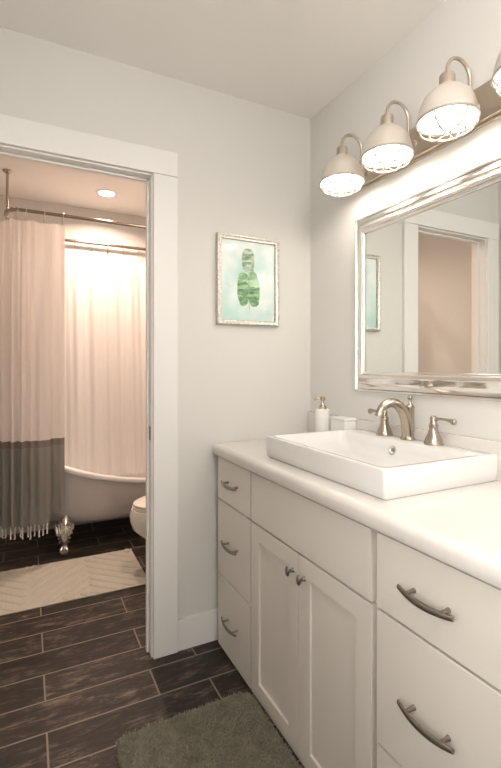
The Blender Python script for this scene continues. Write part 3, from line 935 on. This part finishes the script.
# ------------------------------------------------------------ toilet
tl = thing('toilet', 'white toilet with closed cream seat, half hidden behind the door casing', 'toilet', (-0.40, 0.88, 0))
def egg(cx, cy, lf, lb, w, z, n=40):
    """front (towards -x) longer than the back"""
    pts = []
    for i in range(n):
        a = 2 * PI * i / n
        ca, sa = math.cos(a), math.sin(a)
        x = cx + (lb if ca > 0 else lf) * ca
        pts.append((x, cy + w * sa, z))
    return pts
ty = 0.850
mb = MB()
secs = [(-0.36, 0.235, 0.16, 0.105, 0.0), (-0.36, 0.230, 0.16, 0.102, 0.02), (-0.36, 0.20, 0.15, 0.088, 0.08), (-0.38, 0.20, 0.15, 0.090, 0.14), (-0.42, 0.235, 0.17, 0.120, 0.20), (-0.45, 0.275, 0.19, 0.158, 0.265), (-0.455, 0.290, 0.20, 0.176, 0.32), (-0.455, 0.290, 0.21, 0.180, 0.36), (-0.455, 0.280, 0.21, 0.176, 0.392)]
mb.loft([egg(c - 0.015, ty, lf, lb, w, z) for c, lf, lb, w, z in secs], True, True, True)
mb.box(-0.30, -0.03, ty - 0.11, ty + 0.11, 0.20, 0.392, bev=0.03, seg=3)
mb.build('bowl', M['toilet'], tl, angle=50)
mb = MB()
mb.loft([egg(-0.465, ty, lf, lb, w, z) for lf, lb, w, z in ((0.270, 0.205, 0.172, 0.3925), (0.278, 0.21, 0.178, 0.396), (0.278, 0.21, 0.178, 0.407), (0.272, 0.205, 0.173, 0.4105))], True, True, True)
st_ = mb.build('seat', M['seat'], tl, angle=50); st_['label'] = 'cream toilet seat'
mb = MB()
mb.loft([egg(-0.465, ty, lf, lb, w, z) for lf, lb, w, z in ((0.266, 0.205, 0.168, 0.412), (0.274, 0.21, 0.175, 0.416), (0.274, 0.21, 0.175, 0.424), (0.262, 0.20, 0.165, 0.432), (0.20, 0.16, 0.12, 0.4365))], True, True, True)
ld_ = mb.build('lid', M['seat'], tl, angle=50); ld_['label'] = 'cream toilet lid'
mb = MB(); mb.box(-0.205, -0.012, ty - 0.215, ty + 0.215, 0.388, 0.745, bev=0.022, seg=3)
mb.box(-0.212, -0.008, ty - 0.222, ty + 0.222, 0.746, 0.778, bev=0.010, seg=3)
mb.build('tank', M['toilet'], tl)
mb = MB(); mb.tube([(-0.206, ty - 0.15, 0.69), (-0.226, ty - 0.15, 0.69)], 0.008, 10); mb.tube([(-0.224, ty - 0.155, 0.692), (-0.226, ty - 0.12, 0.688), (-0.226, ty - 0.085, 0.683)], [0.006, 0.005, 0.006], 8)
mb.build('flush_lever', M['chrome'], tl)

# ------------------------------------------------------------ bath mat (raised chevrons) and shaggy rug
bm_ = thing('bath_mat', 'cream bath mat with raised chevron ribs in front of the tub', 'bath mat', (-1.15, 0.94, 0))
mx0, mx1, myA, myB = -1.62, -0.680, 0.665, 1.215
def mat_top(name):
    mb = MB()
    mb.box(mx0, mx1, myA, myB, 0.0, 0.007, bev=0.003)
    return mb.build(name, M['bathmat'], bm_)
mat_top('base_cloth')
# ribs: short bars clipped to the mat, herringbone in columns
def rib(x0, y0, x1, y1, w=0.027):
    a = Vector((x0, y0, 0)); b = Vector((x1, y1, 0))
    dv = (b - a).normalized(); nv = Vector((-dv.y, dv.x, 0))
    L2 = []
    for t, k in ((0, 0.02), (0.05, 0.45), (0.12, 1), (0.88, 1), (0.95, 0.45), (1, 0.02)):
        p = a.lerp(b, t)
        L2.append([p + nv * w * k * c + Vector((0, 0, 0.0055 + 0.009 * min(1, k * 1.2) * (1 - abs(c) ** 6))) for c in (-1, -0.97, -0.88, -0.7, -0.35, 0, 0.35, 0.7, 0.88, 0.97, 1)])
    return L2
mb = MB()
colw = 0.31
x = mx1 - 0.012
sgn = 1
ci = 0
while x > mx0 + 0.05:
    xa = max(mx0 + 0.012, x - colw)
    yy = myA - colw
    while yy < myB + colw:
        # a rib climbing from (x, yy) by 45 degrees
        def pt(t):
            return (x + (xa - x) * t, yy + (colw * 0.9 * t if sgn > 0 else colw * 0.9 * (1 - t)))
        ts = [t / 24 for t in range(25)]
        ok = [t for t in ts if myA + 0.006 < pt(t)[1] < myB - 0.006]
        if len(ok) > 3:
            p0, p1 = pt(ok[0]), pt(ok[-1])
            mb.loft(rib(*p0, *p1), False)
        yy += 0.090
    x -= colw; sgn = -sgn; ci += 1
rb = mb.build('raised_rib_pattern', M['bathmat'], bm_, angle=60)

rg_ = thing('shaggy_rug', 'grey-green shaggy rug on the floor in front of the vanity', 'rug', (-0.80, -0.95, 0))
gx0, gx1, gy0, gy1 = -1.062, -0.553, -1.42, -0.385
mb = MB()
mb.loft([rrect(gx0 + a, gx1 - a, gy0 + a, gy1 - a, 0.05, z, 6) for a, z in ((0.004, 0.0), (0.0, 0.004), (0.002, 0.012), (0.008, 0.015))], True, True, True)
mb.build('backing', M['rugbase'], rg_)
verts, faces = [], []
rr = random.Random(11)
def in_rug(x, y, r=0.05):
    dx = max(gx0 + r - x, x - (gx1 - r), 0); dy = max(gy0 + r - y, y - (gy1 - r), 0)
    return dx * dx + dy * dy < r * r
for k in range(70000):
    x = rr.uniform(gx0, gx1); y = rr.uniform(gy0, gy1)
    if not in_rug(x, y): continue
    cl = math.sin(x * 61 + 2 * math.sin(y * 43)) + math.sin(y * 57 + 2 * math.sin(x * 49))
    a = cl * 0.8 + rr.uniform(-2.4, 2.4)
    hgt = rr.uniform(0.006, 0.012)
    ln_ = rr.uniform(0.003, 0.012)
    dx, dy = math.cos(a) * ln_, math.sin(a) * ln_
    w = rr.uniform(0.0012, 0.0021)
    wx, wy = -math.sin(a + rr.uniform(-1, 1)) * w, math.cos(a + rr.uniform(-1, 1)) * w
    z = 0.010
    i = len(verts)
    verts += [(x - wx, y - wy, z), (x + wx, y + wy, z), (x + dx * 0.45 + wx, y + dy * 0.45 + wy, z + hgt * 0.75), (x + dx * 0.45 - wx, y + dy * 0.45 - wy, z + hgt * 0.75), (x + dx, y + dy, z + hgt)]
    faces += [(i, i + 1, i + 2, i + 3), (i + 3, i + 2, i + 4)]
me = bpy.data.meshes.new('pile')
me.from_pydata([(a + 0.80, b + 0.95, c) for a, b, c in verts], [], faces)
me.materials.append(M['rug'])
pl = bpy.data.objects.new('pile', me); COL.objects.link(pl); pl.parent = rg_
pl['kind'] = 'stuff'

# ------------------------------------------------------------ ceiling lights: the one near the toilet and the globe are added
for (cx_, cy_, txt) in ((-0.80, 1.505, 'round recessed ceiling light glowing above the bathtub'), (-0.42, 0.62, 'added recessed ceiling light near the toilet, unseen behind the door wall')):
    rc = thing('recessed_light', txt, 'ceiling light', (cx_, cy_, H))
    MB().lathe([(0.078, 0.0), (0.078, -0.004), (0.070, -0.007), (0.058, -0.006), (0.056, -0.002)], (cx_, cy_, H), (0, 0, 1), 32, True, True).build('trim_ring', M['trim'], rc)
    MB().lathe([(0.0, -0.0075), (0.054, -0.0070), (0.057, -0.0045)], (cx_, cy_, H), (0, 0, 1), 32, False, True).build('lens', M['can'], rc)
for (gx, gy, txt) in ((-0.95, -2.35, 'added frosted glass globe light on a short ceiling stem, unseen behind the camera'),):
    gl = thing('fill_globe_light', txt, 'ceiling light', (gx, gy, H))  # unseen globe added to brighten walls and ceiling
    MB().lathe([(0.065, 0.0), (0.065, -0.012), (0.03, -0.022), (0.009, -0.026), (0.009, -0.20), (0.045, -0.205), (0.045, -0.225)], (gx, gy, H), (0, 0, 1), 32, True, True).build('stem', M['plate'], gl)
    MB().lathe([(0.042, -0.222), (0.085, -0.242), (0.118, -0.285), (0.125, -0.325), (0.115, -0.375), (0.080, -0.418), (0.04, -0.436), (0.0, -0.440)], (gx, gy, H), (0, 0, 1), 32, True, False).build('fill_globe', M['globe'], gl)

for o in list(bpy.data.objects):
    if '_org' in o.keys():
        del o['_org']
